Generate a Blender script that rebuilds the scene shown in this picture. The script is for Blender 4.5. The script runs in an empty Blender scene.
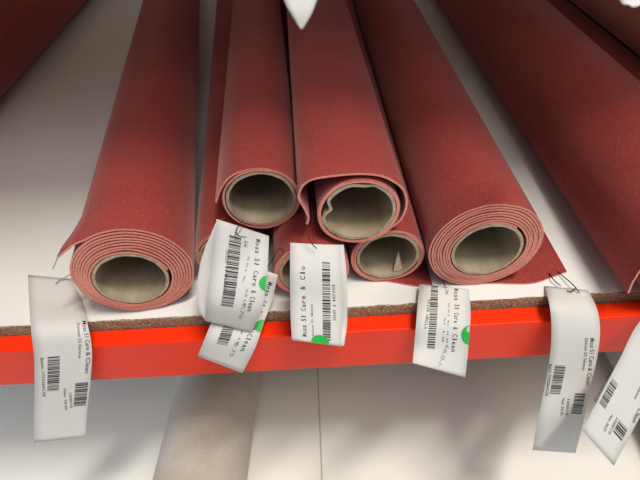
import bpy, math, random
from mathutils import Vector, noise

# ------------------------------------------------------------------ camera
SC = bpy.context.scene
COL = SC.collection
cam_data = bpy.data.cameras.new('camera')
cam = bpy.data.objects.new('camera', cam_data)
COL.objects.link(cam)
SC.camera = cam
cam_data.sensor_width = 36.0
cam_data.lens = 36.0 * 480.0 / 640.0
cam_data.clip_start = 0.01
cam_data.dof.use_dof = True
cam_data.dof.focus_distance = 0.48
cam_data.dof.aperture_fstop = 9.0
cam.location = (0.0, -0.3062, 0.3941)
def aim(pitch, roll, yaw):
    from mathutils import Matrix
    p, r, y = map(math.radians, (pitch, roll, yaw))
    f = Vector((math.sin(y) * math.cos(p), math.cos(y) * math.cos(p), -math.sin(p)))
    r0 = Vector((math.cos(y), -math.sin(y), 0.0))
    u0 = r0.cross(f)
    rt = r0 * math.cos(r) - u0 * math.sin(r)
    up = rt.cross(f)
    m = Matrix((rt, up, -f)).transposed()
    return m.to_euler()
cam.rotation_euler = aim(43.91, 3.213, -0.051)

# ------------------------------------------------------------------ world, lamps, exposure
SC.view_settings.view_transform = 'Standard'
SC.view_settings.look = 'None'
SC.view_settings.gamma = 1.0
SC.view_settings.use_curve_mapping = False
SC.view_settings.exposure = 0.0
world = bpy.data.worlds.new('world')
SC.world = world
world.use_nodes = True
world.node_tree.nodes['Background'].inputs[0].default_value = (0.74, 0.87, 1.0, 1)
world.node_tree.nodes['Background'].inputs[1].default_value = 0.33

def area(name, loc, target, sx, sy, power, color):
    d = bpy.data.lights.new(name, 'AREA')
    d.shape = 'RECTANGLE'
    d.size, d.size_y = sx, sy
    d.energy = power
    d.color = color
    o = bpy.data.objects.new(name, d)
    COL.objects.link(o)
    o.location = loc
    o.rotation_euler = (Vector(target) - Vector(loc)).to_track_quat('-Z', 'Y').to_euler()
    return o
area('ceiling_tube_light', (0.75, -0.70, 3.35), (0, 0, 0), 1.2, 0.20, 104, (1.0, 0.97, 0.90))
area('aisle_ceiling_light', (0.9, -1.6, 3.2), (0, 0.3, 0), 2.4, 1.1, 42, (1.0, 0.96, 0.90))
area('cool_fill_light', (-2.2, 0.55, -0.05), (0, 0.25, -0.45), 1.0, 0.9, 19, (0.50, 0.76, 1.0))  # cool fill, added low on the left to tint the floor under the shelf

# ------------------------------------------------------------------ materials
def mat(name):
    m = bpy.data.materials.new(name)
    m.use_nodes = True
    nt = m.node_tree
    return m, nt, nt.nodes['Principled BSDF']
def lin(r, g, b):
    f = lambda c: (c / 255 / 12.92) if c <= 10 else ((c / 255 + 0.055) / 1.055) ** 2.4
    return (f(r), f(g), f(b), 1)
def ramp(nt, fac, stops):
    n = nt.nodes.new('ShaderNodeValToRGB')
    e = n.color_ramp.elements
    e[0].position, e[0].color = stops[0]
    e[1].position, e[1].color = stops[-1]
    for p, c in stops[1:-1]:
        k = e.new(p); k.color = c
    nt.links.new(fac, n.inputs[0])
    return n.outputs[0]
def noise_fac(nt, scale, detail=3, coord=None, rough=0.5):
    n = nt.nodes.new('ShaderNodeTexNoise')
    n.inputs['Scale'].default_value = scale
    n.inputs['Detail'].default_value = detail
    n.inputs['Roughness'].default_value = rough
    if coord: nt.links.new(coord, n.inputs['Vector'])
    return n.outputs['Fac']
def objco(nt, sc=(1, 1, 1)):
    t = nt.nodes.new('ShaderNodeTexCoord')
    m = nt.nodes.new('ShaderNodeMapping')
    m.inputs['Scale'].default_value = sc
    nt.links.new(t.outputs['Object'], m.inputs['Vector'])
    return m.outputs[0]
def bump(nt, b, fac, strength, dist=0.001):
    n = nt.nodes.new('ShaderNodeBump')
    n.inputs['Strength'].default_value = strength
    n.inputs['Distance'].default_value = dist
    nt.links.new(fac, n.inputs['Height'])
    nt.links.new(n.outputs[0], b.inputs['Normal'])
def plain(name, col, rough=0.5, metal=0.0, spec=0.5, nz=None):
    m, nt, b = mat(name)
    b.inputs['Base Color'].default_value = col
    b.inputs['Roughness'].default_value = rough
    b.inputs['Metallic'].default_value = metal
    b.inputs['Specular IOR Level'].default_value = spec
    if nz:
        scale, amt = nz
        f = noise_fac(nt, scale, 4, objco(nt))
        c = [tuple(x * (1 + k * amt) for x in col[:3]) + (1,) for k in (-1, 1)]
        nt.links.new(ramp(nt, f, [(0.35, c[0]), (0.65, c[1])]), b.inputs['Base Color'])
    return m
def fabric(name, base, light, sheen=0.25):
    m, nt, b = mat(name)
    co = objco(nt)
    f1 = noise_fac(nt, 520, 5, co, 0.8)
    f2 = noise_fac(nt, 16, 3, co)
    c = ramp(nt, f1, [(0.36, tuple(x * 0.80 for x in base[:3]) + (1,)), (0.56, base), (0.74, light)])
    mx = nt.nodes.new('ShaderNodeMix'); mx.data_type = 'RGBA'; mx.blend_type = 'MULTIPLY'
    mx.inputs[0].default_value = 1.0
    nt.links.new(c, mx.inputs[6])
    nt.links.new(ramp(nt, f2, [(0.3, (0.90, 0.90, 0.90, 1)), (0.7, (1.06, 1.06, 1.06, 1))]), mx.inputs[7])
    nt.links.new(mx.outputs[2], b.inputs['Base Color'])
    b.inputs['Roughness'].default_value = 0.95
    b.inputs['Specular IOR Level'].default_value = 0.1
    b.inputs['Sheen Weight'].default_value = sheen
    b.inputs['Sheen Roughness'].default_value = 0.5
    b.inputs['Sheen Tint'].default_value = (1.0, 0.62, 0.58, 1)
    bump(nt, b, f1, 0.35, 0.0006)
    return m
M = {}
M['felt'] = fabric('red_felt', lin(150, 57, 52), lin(192, 104, 94), 0.32)
M['rust_felt'] = fabric('rust_felt', lin(170, 98, 74), lin(196, 130, 104), 0.4)
M['felt_edge'] = fabric('cut_felt_edge', lin(226, 146, 130), lin(244, 186, 168), 0.1)
M['grey_felt'] = fabric('grey_felt', lin(192, 182, 168), lin(204, 194, 180), 0.1)
def cardboard():
    m, nt, b = mat('cardboard')
    co = objco(nt, (1, 0.25, 1))
    f = noise_fac(nt, 60, 5, co, 0.6)
    nt.links.new(ramp(nt, f, [(0.3, lin(140, 124, 102)), (0.7, lin(168, 152, 128))]), b.inputs['Base Color'])
    b.inputs['Roughness'].default_value = 0.75
    bump(nt, b, noise_fac(nt, 300, 3, co), 0.2, 0.0005)
    return m
M['card'] = cardboard()
M['card_rim'] = plain('cut_cardboard', lin(172, 154, 128), 0.9, nz=(400, 0.2))
M['paper'] = plain('label_paper', lin(208, 205, 200), 0.7, spec=0.15, nz=(25, 0.015))
M['ink'] = plain('black_ink', lin(38, 36, 38), 0.6)
M['pencil'] = plain('pencil_grey', lin(135, 130, 125), 0.7)
M['green'] = plain('green_sticker', lin(34, 168, 66), 0.5)
M['string'] = plain('black_plastic_string', lin(32, 26, 26), 0.35)
M['grey_string'] = plain('grey_plastic_string', lin(120, 118, 116), 0.3)
M['steel'] = plain('galvanised_steel', lin(150, 154, 158), 0.45, 0.6, nz=(20, 0.1))
def laminate():
    m, nt, b = mat('white_laminate')
    co = objco(nt)
    nt.links.new(ramp(nt, noise_fac(nt, 5, 4, co), [(0.3, lin(222, 220, 214)), (0.7, lin(232, 230, 224))]), b.inputs['Base Color'])
    b.inputs['Roughness'].default_value = 0.42
    return m
M['laminate'] = laminate()
def chip():
    m, nt, b = mat('chipboard')
    co = objco(nt, (1, 1, 2.2))
    f = noise_fac(nt, 330, 4, co, 0.75)
    nt.links.new(ramp(nt, f, [(0.32, lin(78, 62, 46)), (0.47, lin(144, 120, 92)), (0.6, lin(188, 162, 130)), (0.72, lin(228, 210, 182))]), b.inputs['Base Color'])
    b.inputs['Roughness'].default_value = 0.95
    bump(nt, b, f, 1.0, 0.0015)
    return m
M['chip'] = chip()
M['orange'] = plain('orange_powder_coat', lin(236, 48, 8), 0.38, spec=0.25, nz=(9, 0.04))
def floor_mat():
    m, nt, b = mat('white_floor_tiles')
    co = objco(nt)
    sep = nt.nodes.new('ShaderNodeSeparateXYZ'); nt.links.new(co, sep.inputs[0])
    # one thin joint every 1.2 m in both directions
    def joint(out, off):
        a = nt.nodes.new('ShaderNodeMath'); a.operation = 'ADD'; a.inputs[1].default_value = off
        nt.links.new(out, a.inputs[0])
        p = nt.nodes.new('ShaderNodeMath'); p.operation = 'PINGPONG'; p.inputs[1].default_value = 0.6
        nt.links.new(a.outputs[0], p.inputs[0])
        l = nt.nodes.new('ShaderNodeMath'); l.operation = 'LESS_THAN'; l.inputs[1].default_value = 0.0011
        nt.links.new(p.outputs[0], l.inputs[0])
        return l.outputs[0]
    mxm = nt.nodes.new('ShaderNodeMath'); mxm.operation = 'MAXIMUM'
    nt.links.new(joint(sep.outputs[0], 0.0195), mxm.inputs[0])
    nt.links.new(joint(sep.outputs[1], 0.45), mxm.inputs[1])
    base = ramp(nt, noise_fac(nt, 4, 5, co, 0.6), [(0.3, lin(236, 232, 222)), (0.7, lin(242, 239, 231))])
    mx = nt.nodes.new('ShaderNodeMix'); mx.data_type = 'RGBA'
    nt.links.new(mxm.outputs[0], mx.inputs[0])
    nt.links.new(base, mx.inputs[6])
    mx.inputs[7].default_value = lin(170, 164, 152)
    nt.links.new(mx.outputs[2], b.inputs['Base Color'])
    b.inputs['Roughness'].default_value = 0.35
    return m
M['floor'] = floor_mat()
M['wall'] = plain('painted_wall', lin(150, 142, 134), 0.9, nz=(3, 0.05))

# ------------------------------------------------------------------ helpers
def link_mesh(name, verts, faces, mats, parent=None, idx=None, smooth=True):
    me = bpy.data.meshes.new(name)
    me.from_pydata([tuple(v) for v in verts], [], faces)
    for m in mats: me.materials.append(m)
    if idx: me.polygons.foreach_set('material_index', idx)
    me.polygons.foreach_set('use_smooth', [smooth] * len(faces))
    me.update()
    o = bpy.data.objects.new(name, me)
    COL.objects.link(o)
    if parent: o.parent = parent
    return o
def thing(name, label, cat, loc=(0, 0, 0), rot=(0, 0, 0), group=None):
    o = bpy.data.objects.new(name, None)
    o.empty_display_size = 0.02
    COL.objects.link(o)
    o.location = loc; o.rotation_euler = rot
    o['label'] = label; o['category'] = cat
    if group: o['group'] = group
    return o
def sharpen(o, ang=0.6):
    o.data.set_sharp_from_angle(angle=ang)
def box(name, lo, hi, m, parent=None, bev=0.0):
    x0, y0, z0 = lo; x1, y1, z1 = hi
    v = [(x0,y0,z0),(x1,y0,z0),(x1,y1,z0),(x0,y1,z0),(x0,y0,z1),(x1,y0,z1),(x1,y1,z1),(x0,y1,z1)]
    f = [(0,3,2,1),(4,5,6,7),(0,1,5,4),(1,2,6,5),(2,3,7,6),(3,0,4,7)]
    o = link_mesh(name, v, f, [m], parent, smooth=False)
    if bev:
        b = o.modifiers.new('bevel', 'BEVEL'); b.width = bev; b.segments = 3
    return o
def catmull(pts, n):
    pts = [Vector(p) for p in pts]
    p = [2 * pts[0] - pts[1]] + pts + [2 * pts[-1] - pts[-2]]
    o = []
    for i in range(1, len(p) - 2):
        a, b, c, d = p[i - 1:i + 3]
        for k in range(n):
            t = k / n
            o.append(0.5 * (2 * b + (c - a) * t + (2 * a - 5 * b + 4 * c - d) * t * t + (3 * b - a - 3 * c + d) * t ** 3))
    o.append(pts[-1])
    return o
def tube_path(name, pts, r, m, parent, n=6, sub=5):
    """round string along a path"""
    P = catmull(pts, sub)
    V, F = [], []
    for i, p in enumerate(P):
        d = (P[min(i + 1, len(P) - 1)] - P[max(i - 1, 0)]).normalized()
        a = d.orthogonal().normalized() if i == 0 else (a - d * a.dot(d)).normalized()
        b = d.cross(a)
        for k in range(n):
            t = 2 * math.pi * k / n
            V.append(p + (a * math.cos(t) + b * math.sin(t)) * r)
    for i in range(len(P) - 1):
        for k in range(n):
            F.append((i*n+k, i*n+(k+1) % n, (i+1)*n+(k+1) % n, (i+1)*n+k))
    F.append(tuple(range(n))[::-1]); F.append(tuple(range((len(P)-1)*n, len(P)*n)))
    return link_mesh(name, V, F, [m], parent)

# ------------------------------------------------------------------ the setting
fl = box('floor', (-4, -3, -0.47), (4, 1.6, -0.45), M['floor']); fl['kind'] = 'structure'
wb = box('wall_back', (-4, 1.6, -0.47), (4, 1.7, 2.4), M['wall']); wb['kind'] = 'structure'

# ------------------------------------------------------------------ the rack
def shelf_level(z, board_label, beam_label, depth=1.1):
    t = thing('shelf_board', board_label, 'shelf', (0, 0, z), group=None)
    # laminate skin with a chipped front edge
    random.seed(int(z * 100) + 5)
    xs = []
    x = -1.29
    while x < 1.29:
        xs.append(x)
        x += 0.0016 if abs(x) < 0.5 else 0.02
    xs.append(1.29)
    V, F = [], []
    for x in xs:
        n1 = noise.noise(Vector((x * 60, z, 3))); n2 = noise.noise(Vector((x * 420, z, 9)))
        amt = 0.0008 + 0.0016 * max(0, noise.noise(Vector((x * 9, 4, z))) + 0.35)
        e = max(0.0, amt + n1 * amt + n2 * amt * 0.8)
        V += [(x, e, 0), (x, depth, 0), (x, e + 0.0004, -0.0012), (x, depth, -0.0012)]
    for i in range(len(xs) - 1):
        a, b = 4 * i, 4 * i + 4
        F += [(a, b, b + 1, a + 1), (a, a + 2, b + 2, b), (a + 2, a + 3, b + 3, b + 2), (a + 1, b + 1, b + 3, a + 3)]
    e = 4 * (len(xs) - 1)
    F += [(0, 1, 3, 2), (e, e + 2, e + 3, e + 1)]
    link_mesh('laminate_top', V, F, [M['laminate']], t, smooth=False)
    # chipboard body with a crumbly front face
    V, F = [], []
    zs = [-0.0012, -0.004, -0.008, -0.012, -0.018]
    for x in xs:
        for j, zz in enumerate(zs):
            n = noise.noise(Vector((x * 350, zz * 600, z))) * 0.0006 + noise.noise(Vector((x * 45, zz * 100, z + 7))) * 0.0007
            V.append((x, 0.0004 + n if j else 0.0006 + n, zz))
        V += [(x, depth, -0.018), (x, depth, -0.0012)]
    k = len(zs) + 2
    for i in range(len(xs) - 1):
        a, b = k * i, k * (i + 1)
        for j in range(k):
            F.append((a + j, a + (j + 1) % k, b + (j + 1) % k, b + j))
    F.append(tuple(range(k))[::-1]); F.append(tuple(range(k * (len(xs) - 1), k * len(xs))))
    link_mesh('chipboard_core', V, F, [M['chip']], t, smooth=False)
    # front beam: stepped section
    prof = [(-0.021, -0.0132), (-0.0010, -0.0132), (-0.0010, -0.0182), (0.028, -0.0182), (0.028, -0.0775), (-0.021, -0.0775)]
    V, F = [], []
    for x in (-1.3, 1.3):
        V += [(x, y, zz) for y, zz in prof]
    n = len(prof)
    F = [tuple(range(n))[::-1], tuple(range(n, 2 * n))] + [(i, (i + 1) % n, n + (i + 1) % n, n + i) for i in range(n)]
    bm = link_mesh('shelf_beam', V, F, [M['orange']], None, smooth=False)
    bm.location = (0, 0, z)
    bm['label'] = beam_label; bm['category'] = 'beam'
    b = bm.modifiers.new('bevel', 'BEVEL'); b.width = 0.0016; b.segments = 3
    rb = box('shelf_beam', (-1.3, depth - 0.03, z - 0.0775), (1.3, depth + 0.01, z - 0.0182), M['orange'], None, 0.0016)
    rb['label'] = beam_label.replace('front edge', 'rear edge'); rb['category'] = 'beam'
shelf_level(0.0, 'white laminated chipboard shelf carrying the red fabric rolls', 'orange steel beam along the front edge of the shelf with the red rolls')
shelf_level(0.72, 'white laminated shelf board above the red fabric rolls', 'orange steel beam along the front edge of the upper shelf')
for x, s in ((-1.33, 'left'), (1.33, 'right')):
    for y, d in ((0.0, 'front'), (1.09, 'rear')):
        t = thing('rack_upright', f'grey steel rack post at the {d} {s} corner of the shelving', 'post', (x, y, -0.45), group=None)
        box('post', (-0.03, -0.025, 0.003), (0.03, 0.025, 2.0), M['steel'], t, 0.003)
        box('base_plate', (-0.05, -0.045, 0), (0.05, 0.045, 0.004), M['steel'], t)

# ------------------------------------------------------------------ fabric rolls
def spiral(rc, R, turns, end_deg, ecc=(0, 0), th=0.0021, seg=56):
    end = math.radians(end_deg)
    n = int(turns * seg)
    P = []
    for i in range(n + 1):
        f = i / n
        a = end - 2 * math.pi * turns * (1 - f)
        r = rc + th / 2 + 0.0002 + (R - rc - th - 0.0002) * f
        r += 0.00012 * math.sin(a * 3 + turns) + 0.0001 * math.sin(a * 7)
        if turns > 5: r += 0.00035 * noise.noise(Vector((f * turns * 1.6, turns, 0.5))) * (1 - f)
        k = 1 - f
        P.append((ecc[0] * k + r * math.cos(a), ecc[1] * k + r * math.sin(a), f))
    return P
def fabric_strip(name, P, y0s, L, th, parent, mface, medge, flare=None):
    """P: list of (s, t) centre line; extruded along local Y from y0s[i] to L"""
    ys = [0.0, 0.008, 0.02, 0.035, 0.06, 0.2, 0.5, 0.9, 1.0]
    n = len(P)
    N = []
    for i in range(n):
        a = P[max(i - 1, 0)]; b = P[min(i + 1, n - 1)]
        d = Vector((b[0] - a[0], b[1] - a[1])).normalized()
        N.append(Vector((d.y, -d.x)))
    V, F, I = [], [], []
    for k, yf in enumerate(ys):
        for i in range(n):
            y = y0s[i] + (L - y0s[i]) * yf
            px, pt, nx, nt_ = P[i][0], P[i][1], N[i].x, N[i].y
            if flare and i >= flare[0]:
                # the loose corner settles back onto the roll further in
                w = min(1.0, yf / 0.035); w = w * w * (3 - 2 * w)
                ang = flare[1] + (i - flare[0]) * flare[2]
                px = px * (1 - w) + flare[3] * math.cos(ang) * w
                pt = pt * (1 - w) + flare[3] * math.sin(ang) * w
                nx = nx * (1 - w) + math.cos(ang) * w; nt_ = nt_ * (1 - w) + math.sin(ang) * w
            for sgn in (1, -1):
                V.append((px + nx * th / 2 * sgn, y, pt + nt_ * th / 2 * sgn))
    row = 2 * n
    for k in range(len(ys) - 1):
        a, b = k * row, (k + 1) * row
        for i in range(n - 1):
            j = 2 * i
            F.append((a + j, a + j + 2, b + j + 2, b + j)); I.append(0)
            F.append((a + j + 1, b + j + 1, b + j + 3, a + j + 3)); I.append(0)
        F.append((a, b, b + 1, a + 1)); I.append(1)
        j = 2 * (n - 1)
        F.append((a + j, a + j + 1, b + j + 1, b + j)); I.append(1)
    for i in range(n - 1):
        j = 2 * i
        F.append((j, j + 1, j + 3, j + 2)); I.append(1)
        b = (len(ys) - 1) * row + j
        F.append((b, b + 2, b + 3, b + 1)); I.append(1)
    o = link_mesh(name, V, F, [mface, medge], parent, I)
    sharpen(o, 0.9)
    return o
def tube_core(rc, L, y0, ecc, parent, dent=None, wall=0.003, seed=0):
    """cardboard tube; dent(angle) gives an inward push near the mouth"""
    n = 96
    ys = [0, 0.004, 0.012, 0.03, 0.07, 0.2, 0.6, 1.0]
    V, F, I = [], [], []
    for surf in (0, 1):
        for k, yf in enumerate(ys):
            for i in range(n):
                a = 2 * math.pi * i / n
                y = y0 + (L - y0) * yf
                fall = max(0, 1 - (y - y0) / 0.07)
                r = rc - (wall if surf else 0)
                if dent: r -= dent(a) * fall ** 1.5
                if k == 0: r += 0.0003 * noise.noise(Vector((a * 3, surf * 5, seed)))
                yy = y + (0.0006 * noise.noise(Vector((math.cos(a) * 4, math.sin(a) * 4, seed + surf))) if k == 0 else 0)
                V.append((ecc[0] + r * math.cos(a), yy, ecc[1] + r * math.sin(a)))
    K = len(ys)
    for k in range(K - 1):
        for i in range(n):
            j = (i + 1) % n
            a, b = k * n, (k + 1) * n
            F.append((a + i, a + j, b + j, b + i)); I.append(0)
            a, b = (K + k) * n, (K + k + 1) * n
            F.append((a + i, b + i, b + j, a + j)); I.append(0)
    for i in range(n):
        j = (i + 1) % n
        F.append((i, K * n + i, K * n + j, j)); I.append(1)
        F.append(((K - 1) * n + i, (K - 1) * n + j, (2 * K - 1) * n + j, (2 * K - 1) * n + i)); I.append(1)
    o = link_mesh('cardboard_tube', V, F, [M['card'], M['card_rim']], parent, I)
    sharpen(o, 0.9)
    return o
def roll(label, loc, yaw, pitch, rc, R, turns, end_deg, tail=(), ecc=(0, 0), tele=0.0, L=1.4, th=0.0021,
         dent=None, group='red fabric rolls on the shelf', mats=('felt', 'felt_edge'), core_out=0.0, seed=0, tail_smooth=6, settle=False):
    # yaw: clockwise turn of the axis away from +Y, in radians
    t = thing('fabric_roll', label, 'fabric roll', loc, (pitch, 0, -yaw), group)
    P = spiral(rc, R, turns, end_deg, ecc, th)
    pts = [(p[0], p[1]) for p in P]
    y0 = [-tele * (1 - p[2]) + 0.0012 * noise.noise(Vector((p[0] * 40, p[1] * 40, p[2] * turns * 1.3 + seed))) for p in P]
    if tail:
        last = pts[-1]
        prev = pts[-4]
        ctrl = [Vector((prev[0], prev[1], y0[-4])), Vector((last[0], last[1], y0[-1]))] + [Vector((q[0], q[1], q[2] if len(q) > 2 else 0)) for q in tail]
        C = catmull(ctrl, tail_smooth)[tail_smooth + 1:]
        pts += [(c.x, c.y) for c in C]
        y0 += [c.z + 0.0003 * noise.noise(Vector((c.x * 200, c.y * 200, seed))) for c in C]
    fl = None
    if settle:
        k = len(P)
        fl = (k, math.radians(end_deg) + 0.02, 0.02, R - th / 2)
    fabric_strip('wound_fabric', pts, y0, L, th, t, M[mats[0]], M[mats[1]], fl)
    tube_core(rc, L, -tele - core_out, ecc, t, dent, seed=seed)
    return t

R1 = roll('thick red fabric roll at the left end of the row, loose edge sticking out left', (-0.1816, 0.0117, 0.0575), -0.1348, 0,
     0.0350, 0.0575, 8.3, 118, tail=[(-0.0372, 0.0468), (-0.0443, 0.0425), (-0.0565, 0.0345)], ecc=(-0.003, -0.0045), tele=0.004, seed=1, th=0.0020, settle=True)
R6 = roll('thin red fabric roll between the thick left roll and the hanging tags, mostly hidden', (-0.0950, 0.0481, 0.0364), -0.088, 0,
     0.0320, 0.0364, 2.0, 160, seed=2)
R7 = roll('red fabric roll at the bottom behind the upright printed tag with black string', (-0.0109, 0.0177, 0.0385), -0.045, 0,
     0.0320, 0.0385, 3.0, 80, seed=3)
R4 = roll('thin red fabric roll on the shelf with a torn cardboard scrap in its tube', (0.0681, 0.0328, 0.0383), -0.0116, 0,
     0.0320, 0.0383, 2.8, 270, tail=[(0.012, -0.0371, -0.004), (0.030, -0.0371, -0.010), (0.048, -0.0371, -0.013)], seed=4)
R5 = roll('thick red fabric roll on the right with a flat fabric flap lying on the shelf', (0.1613, 0.0214, 0.0565), -0.0108, 0,
     0.0348, 0.0565, 7.6, 268, tail=[(0.015, -0.0553, 0.0), (0.056, -0.0553, -0.004), (0.080, -0.0553, 0.002), (0.1010, -0.0553, 0.009)],
     ecc=(0.001, -0.002), tele=0.003, seed=5, th=0.0020)
R2 = roll('left red fabric roll on top of the pile, its free edge hanging straight down', (-0.0548, 0.0576, 0.1020), -0.0572, 0.020,
     0.0338, 0.0383, 1.6, 104, tail=[(-0.0205, 0.0335), (-0.0294, 0.0265), (-0.0370, 0.0161), (-0.0435, 0.0019)], seed=6)
def crumple(a):
    d = 0.0
    for c, w, h in ((2.90, 0.20, 0.0060), (1.45, 0.22, 0.0022), (3.35, 0.2, -0.0005)):
        x = (a - c) / w
        d += h * math.exp(-x * x)
    return d
R3 = roll('red fabric roll on top of the pile with curled outer layer and dented tube mouth', (0.0365, 0.0235, 0.1085), -0.032, 0.010,
     0.0338, 0.0385, 2.1, -38,
     tail=[(0.0395, -0.0120), (0.0430, 0.0060), (0.0385, 0.0230), (0.0262, 0.0350), (0.0129, 0.0412), (-0.0042, 0.0436), (-0.0212, 0.0433), (-0.0382, 0.0418),
           (-0.0469, 0.0375), (-0.0516, 0.0305), (-0.0531, 0.0229), (-0.0512, 0.0158), (-0.0486, 0.0088), (-0.0462, -0.0014), (-0.0480, -0.0098)],
     dent=crumple, seed=7)
# torn paper scrap inside R4's tube
def scrap(parent, pts, name):
    o = link_mesh(name, pts + [(p[0] + 0.0006, p[1] + 0.0006, p[2]) for p in pts], [(0, 1, 2), (5, 4, 3), (0, 3, 4, 1), (1, 4, 5, 2), (2, 5, 3, 0)], [M['card_rim']], parent, smooth=False)
    return o
core4 = [c for c in R4.children if c.name.startswith('cardboard_tube')][0]
scrap(core4, [(0.0075, 0.004, -0.0275), (0.0165, 0.002, -0.0235), (0.0125, 0.010, -0.0040)], 'torn_scrap')
def lint(parent, p, r, m):
    random.seed(4)
    V = [(p[0] + r * (0.6 + random.random() * 0.7) * math.cos(a) * 1.5, p[1] + r * 1.1 * (0.5 + random.random()) * math.sin(a), p[2] + 0.0002 - 0.0004 * random.random()) for a in [k * math.pi / 5 for k in range(10)]]
    V.append((p[0], p[1], p[2] + 0.0011))
    V.append((p[0], p[1], p[2] - 0.0006))
    link_mesh('lint_speck', V, [(i, (i + 1) % 10, 10) for i in range(10)] + [((i + 1) % 10, i, 11) for i in range(10)], [m], parent)
M['lint'] = plain('pale_lint', lin(205, 178, 165), 0.9)
lint(R2, (-0.0171, 0.2602, 0.0346), 0.0021, M['lint'])
lint(R3, (-0.023, 0.2421, 0.0384), 0.0010, M['lint'])
R8 = roll('large red fabric roll at the far right running past the shelf edge', (0.3559, -0.0200, 0.0652), -0.0044, 0,
     0.0350, 0.0650, 7.0, 178, tail=[(-0.0652, -0.010), (-0.0650, -0.025), (-0.0628, -0.040)], seed=8)
R9 = roll('dark red fabric roll lying at the far left of the shelf', (-0.5690, -0.02, 0.0552), -0.0188, 0, 0.0350, 0.055, 6.0, 30, seed=9)
R13 = roll('unseen dark red fabric roll added beyond the far left one to block light', (-0.6860, -0.02, 0.0552), -0.0188, 0, 0.0350, 0.055, 6.0, 30, seed=15)  # out of view, added to keep light from the left off the shelf
R14 = roll('unseen red fabric roll added on top of the far left two to block light', (-0.6275, -0.02, 0.1505), -0.0188, 0, 0.0350, 0.055, 6.0, 30, seed=16)  # upper roll of the added pile, raises the shade on the left end
R10 = roll('deep red fabric roll lying directly right of the large right-hand roll', (0.4640, -0.01, 0.0421), -0.005, 0, 0.0330, 0.042, 3.0, 200, seed=10)
R12 = roll('red fabric roll at the far right end, under the upper corner roll', (0.5500, -0.01, 0.0421), -0.005, 0, 0.0330, 0.042, 3.0, 200, seed=12)
R11 = roll('brownish red fabric roll lying on top of two others in the upper right corner', (0.5030, -0.01, 0.1255), -0.005, 0, 0.0330, 0.050, 5.0, 200, seed=11, mats=('rust_felt', 'felt_edge'))
# grey rolls standing on the floor below
G1 = roll('wide smooth grey roll lying on the white floor below the shelf', (-0.2014 - 0.0149, -0.25, -0.3765), 0.0595, 0, 0.0380, 0.0733, 6.0, 262,
     group='grey rolls on the floor', mats=('grey_felt', 'grey_felt'), th=0.003, seed=13)
G2 = roll('grey roll on the floor glimpsed between two tags under the right of the beam', (0.5800, -0.10, -0.3895), 0.0, 0, 0.0380, 0.060, 4.0, 30,
     group='grey rolls on the floor', mats=('grey_felt', 'grey_felt'), th=0.003, seed=14)

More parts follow.
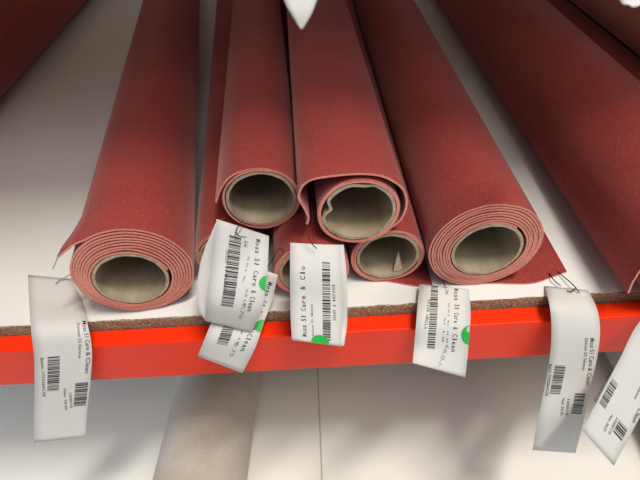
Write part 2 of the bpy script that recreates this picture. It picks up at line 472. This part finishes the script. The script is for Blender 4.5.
# ------------------------------------------------------------------ tags
TAGS = {
 'T1': ([ (-0.3335,0.0714,0.0010,-0.2801,0.0615,0.0010), (-0.3150,0.0314,0.0040,-0.2560,0.0246,0.0040), (-0.2909,-0.0140,0.0127,-0.2344,-0.0140,0.0125), (-0.2940,-0.0290,-0.0137,-0.2344,-0.0290,-0.0106), (-0.3070,-0.0420,-0.0546,-0.2474,-0.0420,-0.0508), (-0.3208,-0.0530,-0.0934,-0.2615,-0.0530,-0.0888), (-0.3322,-0.0650,-0.1275,-0.2716,-0.0650,-0.1198) ],
 [('t', 'Moss 51 Care & Clean', 0.912, 0.3, 0.893, 0.603, 4.55), ('t', 'Deluxe 22 Sienna', 0.818, 0.311, 0.767, 0.526, 2.97), ('b', 7, 0.233, 0.506, 0.445, 0.682, 0.0), ('t', 'Batch: 172326ACGE', 0.111, 0.508, 0.157, 0.71, 3.16), ('b', 5, 0.736, 0.649, 0.965, 0.782, 0.0), ('t', '100010', 0.63, 0.701, 0.671, 0.791, 2.97), ('t', 'Net: 34,00', 0.525, 0.675, 0.58, 0.801, 2.97)] ),
 'T6': ([ (0.2317,0.0135,0.0015,0.2735,0.0050,0.0015), (0.2230,-0.0170,0.0090,0.2740,-0.0170,-0.0019), (0.2252,-0.0310,-0.0102,0.2773,-0.0310,-0.0201), (0.2297,-0.0410,-0.0436,0.2821,-0.0410,-0.0545), (0.2322,-0.0520,-0.0849,0.2848,-0.0520,-0.0970), (0.2307,-0.0680,-0.1281,0.2861,-0.0680,-0.1421), (0.2355,-0.0800,-0.1852,0.2914,-0.0800,-0.2013) ],
 [('t', 'Moss 51 Care & Clean', 0.797, 0.383, 0.886, 0.653, 5.02), ('t', 'Deluxe 22 Sienna', 0.693, 0.385, 0.732, 0.573, 3.27), ('b', 7, 0.135, 0.555, 0.365, 0.708, 0.0), ('t', 'Batch: 172326ACGE', 0.005, 0.552, 0.049, 0.723, 3.49), ('b', 5, 0.69, 0.698, 0.926, 0.799, 0.0), ('t', '100010', 0.54, 0.73, 0.567, 0.81, 3.27), ('t', 'Net: 34,70', 0.427, 0.727, 0.459, 0.811, 3.27)] ),
 'T7': ([ (0.3330,-0.0270,0.0230,0.3640,-0.0500,-0.0020), (0.3108,-0.0321,-0.0050,0.3404,-0.0579,-0.0318), (0.2922,-0.0540,-0.0350,0.3221,-0.0800,-0.0622), (0.2727,-0.0769,-0.0626,0.3028,-0.1031,-0.0898), (0.2520,-0.1009,-0.0885,0.2819,-0.1271,-0.1158) ],
 [('b', 7, 0.051, 0.626, 0.234, 0.796, 0.0), ('t', 'Batch: 172326ACGE', -0.07, 0.614, -0.065, 0.815, 3.19), ('b', 5, 0.622, 0.775, 0.89, 0.854, 0.0), ('t', '100010', 0.532, 0.777, 0.542, 0.885, 2.99), ('t', 'Net: 34,07', 0.403, 0.788, 0.413, 0.897, 2.99), ('t', 'Moss 51 Care & Clean', 0.841, 0.342, 0.887, 0.716, 4.59), ('t', 'Deluxe 22 Sienna', 0.667, 0.385, 0.689, 0.605, 2.99)] ),
 'T5': ([ (0.1007,0.0185,0.0100,0.1496,0.0082,0.0100), (0.0933,-0.0100,0.0101,0.1481,-0.0100,0.0003), (0.0890,-0.0285,0.0041,0.1435,-0.0285,-0.0043), (0.0867,-0.0410,-0.0150,0.1426,-0.0410,-0.0294), (0.0830,-0.0560,-0.0196,0.1401,-0.0560,-0.0529) ],
 [('t', 'Moss 51 Care & Clean', 0.7, 0.007, 0.683, 0.767, 5.1), ('b', 9, 0.235, 0.004, 0.376, 0.748, 0.0), ('t', '20228 AMNDLA', 0.188, 0.161, 0.152, 0.542, 3.06), ('t', '2N', 0.538, 0.028, 0.517, 0.088, 3.06), ('t', '12-12-2  Net  11,00', 0.572, 0.192, 0.577, 0.677, 1.84), ('t', 'Net  6,00', 0.505, 0.395, 0.502, 0.669, 1.84), ('h', '66,0-/-', 0.578, 0.687, 0.445, 0.955, 4.08)] ),
 'T2': ([ (-0.0907,0.0163,0.1165,-0.0457,0.0077,0.1004), (-0.0950,-0.0052,0.0969,-0.0475,-0.0108,0.0862), (-0.0997,-0.0248,0.0784,-0.0508,-0.0292,0.0698), (-0.1045,-0.0336,0.0604,-0.0572,-0.0384,0.0508), (-0.1123,-0.0298,0.0316,-0.0700,-0.0362,0.0183) ],
 [('t', 'Moss 51 Care & Clean', 0.757, 0.056, 0.754, 0.762, 4.38), ('b', 9, 0.265, 0.092, 0.485, 0.739, 0.0), ('t', '20228 14-0CLWG2P', 0.227, 0.216, 0.267, 0.552, 2.63), ('t', '2N', 0.555, 0.099, 0.546, 0.16, 2.63), ('t', '15-10-2  Net', 0.631, 0.23, 0.58, 0.453, 1.58), ('t', '11,00  6,00', 0.657, 0.514, 0.655, 0.698, 1.93), ('h', '0,70', 0.647, 0.674, 0.633, 0.864, 3.5)] ),
 'T3': ([ (-0.0855,0.0132,0.0695,-0.0423,0.0028,0.0533), (-0.0960,-0.0006,0.0398,-0.0503,-0.0074,0.0289), (-0.1066,-0.0232,0.0261,-0.0583,-0.0268,0.0202), (-0.1149,-0.0371,0.0141,-0.0672,-0.0429,0.0045), (-0.1277,-0.0386,-0.0134,-0.0851,-0.0494,-0.0316) ],
 [('t', 'Moss 51 Care & Clean', 0.838, 0.081, 0.747, 0.82, 4.77), ('b', 9, 0.25, 0.123, 0.47, 0.799, 0.0), ('t', '11,00  6,00', 0.619, 0.549, 0.623, 0.771, 2.1), ('h', '0,75', 0.582, 0.743, 0.589, 0.891, 3.82)] ),
 'T4': ([ (-0.0271,0.0040,0.0942,0.0185,0.0040,0.0871), (-0.0285,-0.0150,0.0787,0.0175,-0.0150,0.0709), (-0.0303,-0.0290,0.0539,0.0167,-0.0290,0.0454), (-0.0310,-0.0420,0.0383,0.0156,-0.0420,0.0279), (-0.0308,-0.0530,0.0259,0.0142,-0.0530,0.0110) ],
 [('t', 'Moss 51 Care & Clo', 0.302, 0.932, 0.289, 0.207, 4.6), ('t', 'Deluxe 22 Sienna', 0.443, 0.908, 0.427, 0.527, 2.03), ('b', 9, 0.62, 0.163, 0.775, 0.943, 0.0), ('t', '20249 3 4HXXNS', 0.881, 0.697, 0.869, 0.343, 2.76)] ),
 'TW': ([ (-0.0196,-0.0200,0.3499,0.0214,-0.0200,0.3438), (-0.0185,-0.0300,0.3304,0.0144,-0.0300,0.3265), (-0.0119,-0.0400,0.3118,0.0052,-0.0400,0.3109), (-0.0083,-0.0430,0.3051,0.0017,-0.0430,0.3046), (-0.0043,-0.0440,0.2981,-0.0032,-0.0440,0.2981) ],
 [] ),
 'TX': ([ (0.1519,-0.0200,0.3377,0.2012,-0.0200,0.3310), (0.1571,-0.0300,0.3194,0.1979,-0.0300,0.3150), (0.1662,-0.0400,0.3024,0.1819,-0.0400,0.3031), (0.1695,-0.0430,0.3010,0.1784,-0.0430,0.3012), (0.1716,-0.0440,0.2999,0.1738,-0.0440,0.2998) ],
 [] ),
}
class Sheet:
    def __init__(self, st, n=6):
        L = catmull([s[:3] for s in st], n); R = catmull([s[3:] for s in st], n)
        self.L, self.R = L, R
        self.n = len(L)
        mids = [(a + b) / 2 for a, b in zip(L, R)]
        self.len = sum((mids[i + 1] - mids[i]).length for i in range(self.n - 1))
        self.w = sum((b - a).length for a, b in zip(L, R)) / self.n
    def raw(self, u, v):
        x = max(0.0, min(1.0, v)) * (self.n - 1)
        i = min(int(x), self.n - 2); f = x - i
        return self.L[i].lerp(self.L[i + 1], f).lerp(self.R[i].lerp(self.R[i + 1], f), u)
    def normal(self, u, v):
        e = 0.02
        du = self.raw(u + e, v) - self.raw(u - e, v)
        dv = self.raw(u, min(1, v + e)) - self.raw(u, max(0, v - e))
        return -(du.cross(dv)).normalized()
    def at(self, u, v, h=0.0):
        return self.raw(u, v) + self.normal(u, v) * h
def sheet_mesh(name, sh, m, parent=None, th=0.00022, nu=5):
    V, F = [], []
    K = sh.n
    for side in (1, -1):
        for i in range(K):
            for j in range(nu + 1):
                V.append(sh.at(j / nu, i / (K - 1), side * th / 2))
    W = nu + 1
    o2 = K * W
    for i in range(K - 1):
        for j in range(nu):
            a = i * W + j
            F.append((a, a + W, a + W + 1, a + 1))
            F.append((o2 + a, o2 + a + 1, o2 + a + W + 1, o2 + a + W))
    for i in range(K - 1):
        a = i * W; b = a + nu
        F.append((a, o2 + a, o2 + a + W, a + W)); F.append((b, b + W, o2 + b + W, o2 + b))
    for j in range(nu):
        F.append((j, j + 1, o2 + j + 1, o2 + j)); a = (K - 1) * W + j
        F.append((a, o2 + a, o2 + a + 1, a + 1))
    return link_mesh(name, V, F, [m], parent)
def mono_polys(body):
    # typewriter-like printing: every character in a cell of the same width
    V, F = [], []
    n = len(body)
    for i, ch in enumerate(body):
        if ch == ' ': continue
        vs, fs = text_polys(ch, 0.01)
        w = 0.30 if ch in "l1I,.-'" else 0.74
        k = len(V)
        V += [((i + 0.5 + (x - 0.5) * w) / n, y) for x, y in vs]
        F += [tuple(k + j for j in f) for f in fs]
    return V, F
def text_polys(body, fat=0.0):
    c = bpy.data.curves.new('t', 'FONT'); c.body = body; c.size = 1.0; c.resolution_u = 2; c.offset = fat
    o = bpy.data.objects.new('t', c); COL.objects.link(o)
    dg = bpy.context.evaluated_depsgraph_get()
    me = bpy.data.meshes.new_from_object(o.evaluated_get(dg))
    vs = [tuple(v.co) for v in me.vertices]; fs = [tuple(p.vertices) for p in me.polygons]
    bpy.data.objects.remove(o); bpy.data.curves.remove(c); bpy.data.meshes.remove(me)
    x0 = min(v[0] for v in vs); x1 = max(v[0] for v in vs)
    return [((v[0] - x0) / (x1 - x0), v[1] / 0.70) for v in vs], fs
def write(sh, items, name, m, parent, mono=False):
    V, F = [], []
    for _, body, u0, v0, u1, v1, h in items:
        vs, fs = mono_polys(body) if mono else text_polys(body, 0.006)
        dx, dy = (u1 - u0) * sh.w, (v1 - v0) * sh.len
        ln = math.hypot(dx, dy); ux, uy = dy / ln, -dx / ln
        base = len(V)
        for x, y in vs:
            s = y * h / 1000
            V.append(sh.at(u0 + (dx * x + ux * s) / sh.w, v0 + (dy * x + uy * s) / sh.len, 0.0003))
        F += [tuple(base + i for i in f) for f in fs]
    return link_mesh(name, V, F, [m], parent, smooth=False)
def barcode(sh, u0, v0, u1, v1, seed, parent, mods=95):
    rnd = random.Random(seed)
    V, F = [], []
    x = 0.0
    n = max(24, int(mods * (v1 - v0) * sh.len / 0.05))
    pos = 0
    while pos < n:
        w = rnd.choice((1, 1, 2, 3)); g = rnd.choice((1, 1, 2, 2))
        a = v0 + (v1 - v0) * pos / n; b = v0 + (v1 - v0) * min(n, pos + w) / n
        k = len(V)
        for u in (u0, (u0 + u1) / 2, u1):
            V += [sh.at(u, a, 0.0003), sh.at(u, b, 0.0003)]
        F += [(k, k + 1, k + 3, k + 2), (k + 2, k + 3, k + 5, k + 4)]
        pos += w + g
    return link_mesh('barcode', V, F, [M['ink']], parent, smooth=False)
def dot(sh, u, v, r, parent):
    V = [sh.at(min(u, 0.995), min(v, 0.995), 0.0004)]
    n = 40
    for i in range(n):
        a = 2 * math.pi * i / n
        V.append(sh.at(min(0.997, u + r * math.cos(a) / sh.w), min(0.997, v + r * math.sin(a) / sh.len), 0.0004))
    return link_mesh('green_dot', V, [(0, 1 + (i + 1) % n, 1 + i) for i in range(n)], [M['green']], parent, smooth=False)
THREADS = {
  'T1': [[(-0.2190,0.0180,0.0990),(-0.2277,0.012,0.0977),(-0.2296,0.008,0.1006),(-0.2366,0.006,0.0929),(-0.245,0.006,0.0817),(-0.2512,0.008,0.0733)],
         [(-0.2719,0.0656,0.014),(-0.2768,0.0621,0.01),(-0.2844,0.0603,0.006),(-0.2912,0.0581,0.004),(-0.2944,0.0534,0.0035)]],
  'T2': [[(-0.0745,0.054,0.0730),(-0.0700,0.030,0.0980),(-0.0671,0.008,0.1186),(-0.0706,0.004,0.1166),(-0.0726,0.002,0.1138),(-0.0712,0.0,0.1108),(-0.0676,-0.002,0.1101),(-0.0638,-0.004,0.1117)],
         [(-0.0671,0.008,0.1186),(-0.0688,0.006,0.1181),(-0.0714,0.002,0.1161),(-0.0735,-0.002,0.1117)]],
  'T3': [[(-0.0350,0.0180,0.0700),(-0.0393,0.012,0.0798),(-0.0451,0.006,0.0724),(-0.0514,0.002,0.0648),(-0.0568,0.0,0.0548)]],
  'T4': [[(-0.0105,0.0240,0.1050),(-0.0135,0.0150,0.1130),(-0.0124,0.006,0.1174),(-0.0118,0.002,0.114),(-0.0105,-0.001,0.1071),(-0.0087,-0.003,0.1017),(-0.0067,-0.004,0.0975),(-0.0036,-0.005,0.0939)]],
  'T5': [[(0.1190,0.0300,0.0140),(0.1231,0.0258,0.014),(0.1247,0.0182,0.013),(0.125,0.0128,0.013),(0.1272,0.0101,0.012)]],
  'T6': [[(0.2421,0.0297,0.003),(0.242,0.0184,0.005),(0.2465,0.0103,0.004)],
         [(0.2520,0.0320,0.002),(0.2548,0.0222,0.004),(0.2571,0.0127,0.006),(0.2593,0.0058,0.006),(0.2619,0.0,0.004)],
         [(0.2593,0.0058,0.006),(0.2559,0.0019,0.006),(0.2528,0.0016,0.005),(0.2505,0.0038,0.004)]],
  'T7': [[(0.346,-0.022,0.035),(0.350,-0.034,0.028),(0.350,-0.042,0.008)]],
  'TW': [[(0.002,-0.022,0.66),(0.001,-0.026,0.55),(0.001,-0.022,0.346)]],
  'TX': [[(0.176,-0.022,0.66),(0.176,-0.026,0.55),(0.176,-0.022,0.334)]],
}
BACKS = {
  'T2': [(-0.0927, 0.024, 0.1086, -0.0733, 0.024, 0.0985), (-0.1095, 0.008, 0.0808, -0.086, 0.008, 0.0695), (-0.1165, -0.01, 0.0599, -0.0919, -0.01, 0.0521), (-0.1176, -0.022, 0.0425, -0.0966, -0.022, 0.0345), (-0.1123, -0.029, 0.0297, -0.0953, -0.029, 0.0218)],
  'T4': [(0.0041, 0.013, 0.0806, 0.0216, 0.013, 0.0789), (0.0047, -0.004, 0.064, 0.0226, -0.004, 0.0625), (0.0042, -0.016, 0.0348, 0.0227, -0.016, 0.0406), (0.0028, -0.028, 0.0081, 0.0213, -0.028, 0.0096), (0.0019, -0.046, 0.0076, 0.017, -0.046, 0.001)],
}
DOTS = {'T2': (1.03, 0.44, 0.0078), 'T3': (1.0, 0.543, 0.0078), 'T4': (0.565, 0.975, 0.0085), 'T5': (1.0, 0.58, 0.0088)}
TAG_LABELS = {
  'T1': 'long white tag hanging below the thick left roll, curling over the orange beam',
  'T2': 'white printed tag folded in a loop under the left top roll, overlapping another tag',
  'T3': 'slanted white tag half hidden behind the looped tag, its lower end on the beam',
  'T4': 'white folded tag with text running upwards and green dot at its bottom edge',
  'T5': 'single white tag with barcode and green dot hanging under the thick right roll',
  'T6': 'long white tag tied to the flat fabric flap on the right, reaching below the beam',
  'T7': 'white tag slanting in at the lower right edge, partly behind the long tag',
  'TW': 'blank white pointed tag hanging into the top middle of the view',
  'TX': 'blank white tag tip hanging in the upper right corner',
}
for si, (key, (st, items)) in enumerate(TAGS.items()):
    base = Vector(st[0][:3])
    t = thing('paper_tag', TAG_LABELS[key], 'tag', group='white paper tags')
    sh = Sheet([tuple(s) for s in st])
    sheet_mesh('front_sheet', sh, M['paper'], t)
    if key in BACKS:
        sheet_mesh('back_sheet', Sheet(BACKS[key]), M['paper'], t)
    for i in items:
        if i[0] == 't': write(sh, [i], 'printed_text', M['ink'], t, mono=key in ('T2', 'T3', 'T4', 'T5'))
    hw = [i for i in items if i[0] == 'h']
    if hw: write(sh, hw, 'handwriting', M['pencil'], t)
    for q, i in enumerate(x for x in items if x[0] == 'b'):
        barcode(sh, i[2], i[3], i[4], i[5], si * 10 + q, t)
    if key in DOTS: dot(sh, *DOTS[key], t)
    for p in THREADS.get(key, []):
        tube_path('string', p, 0.00055 if key == 'T6' else 0.00046, M['grey_string'] if key == 'T1' else M['string'], t)
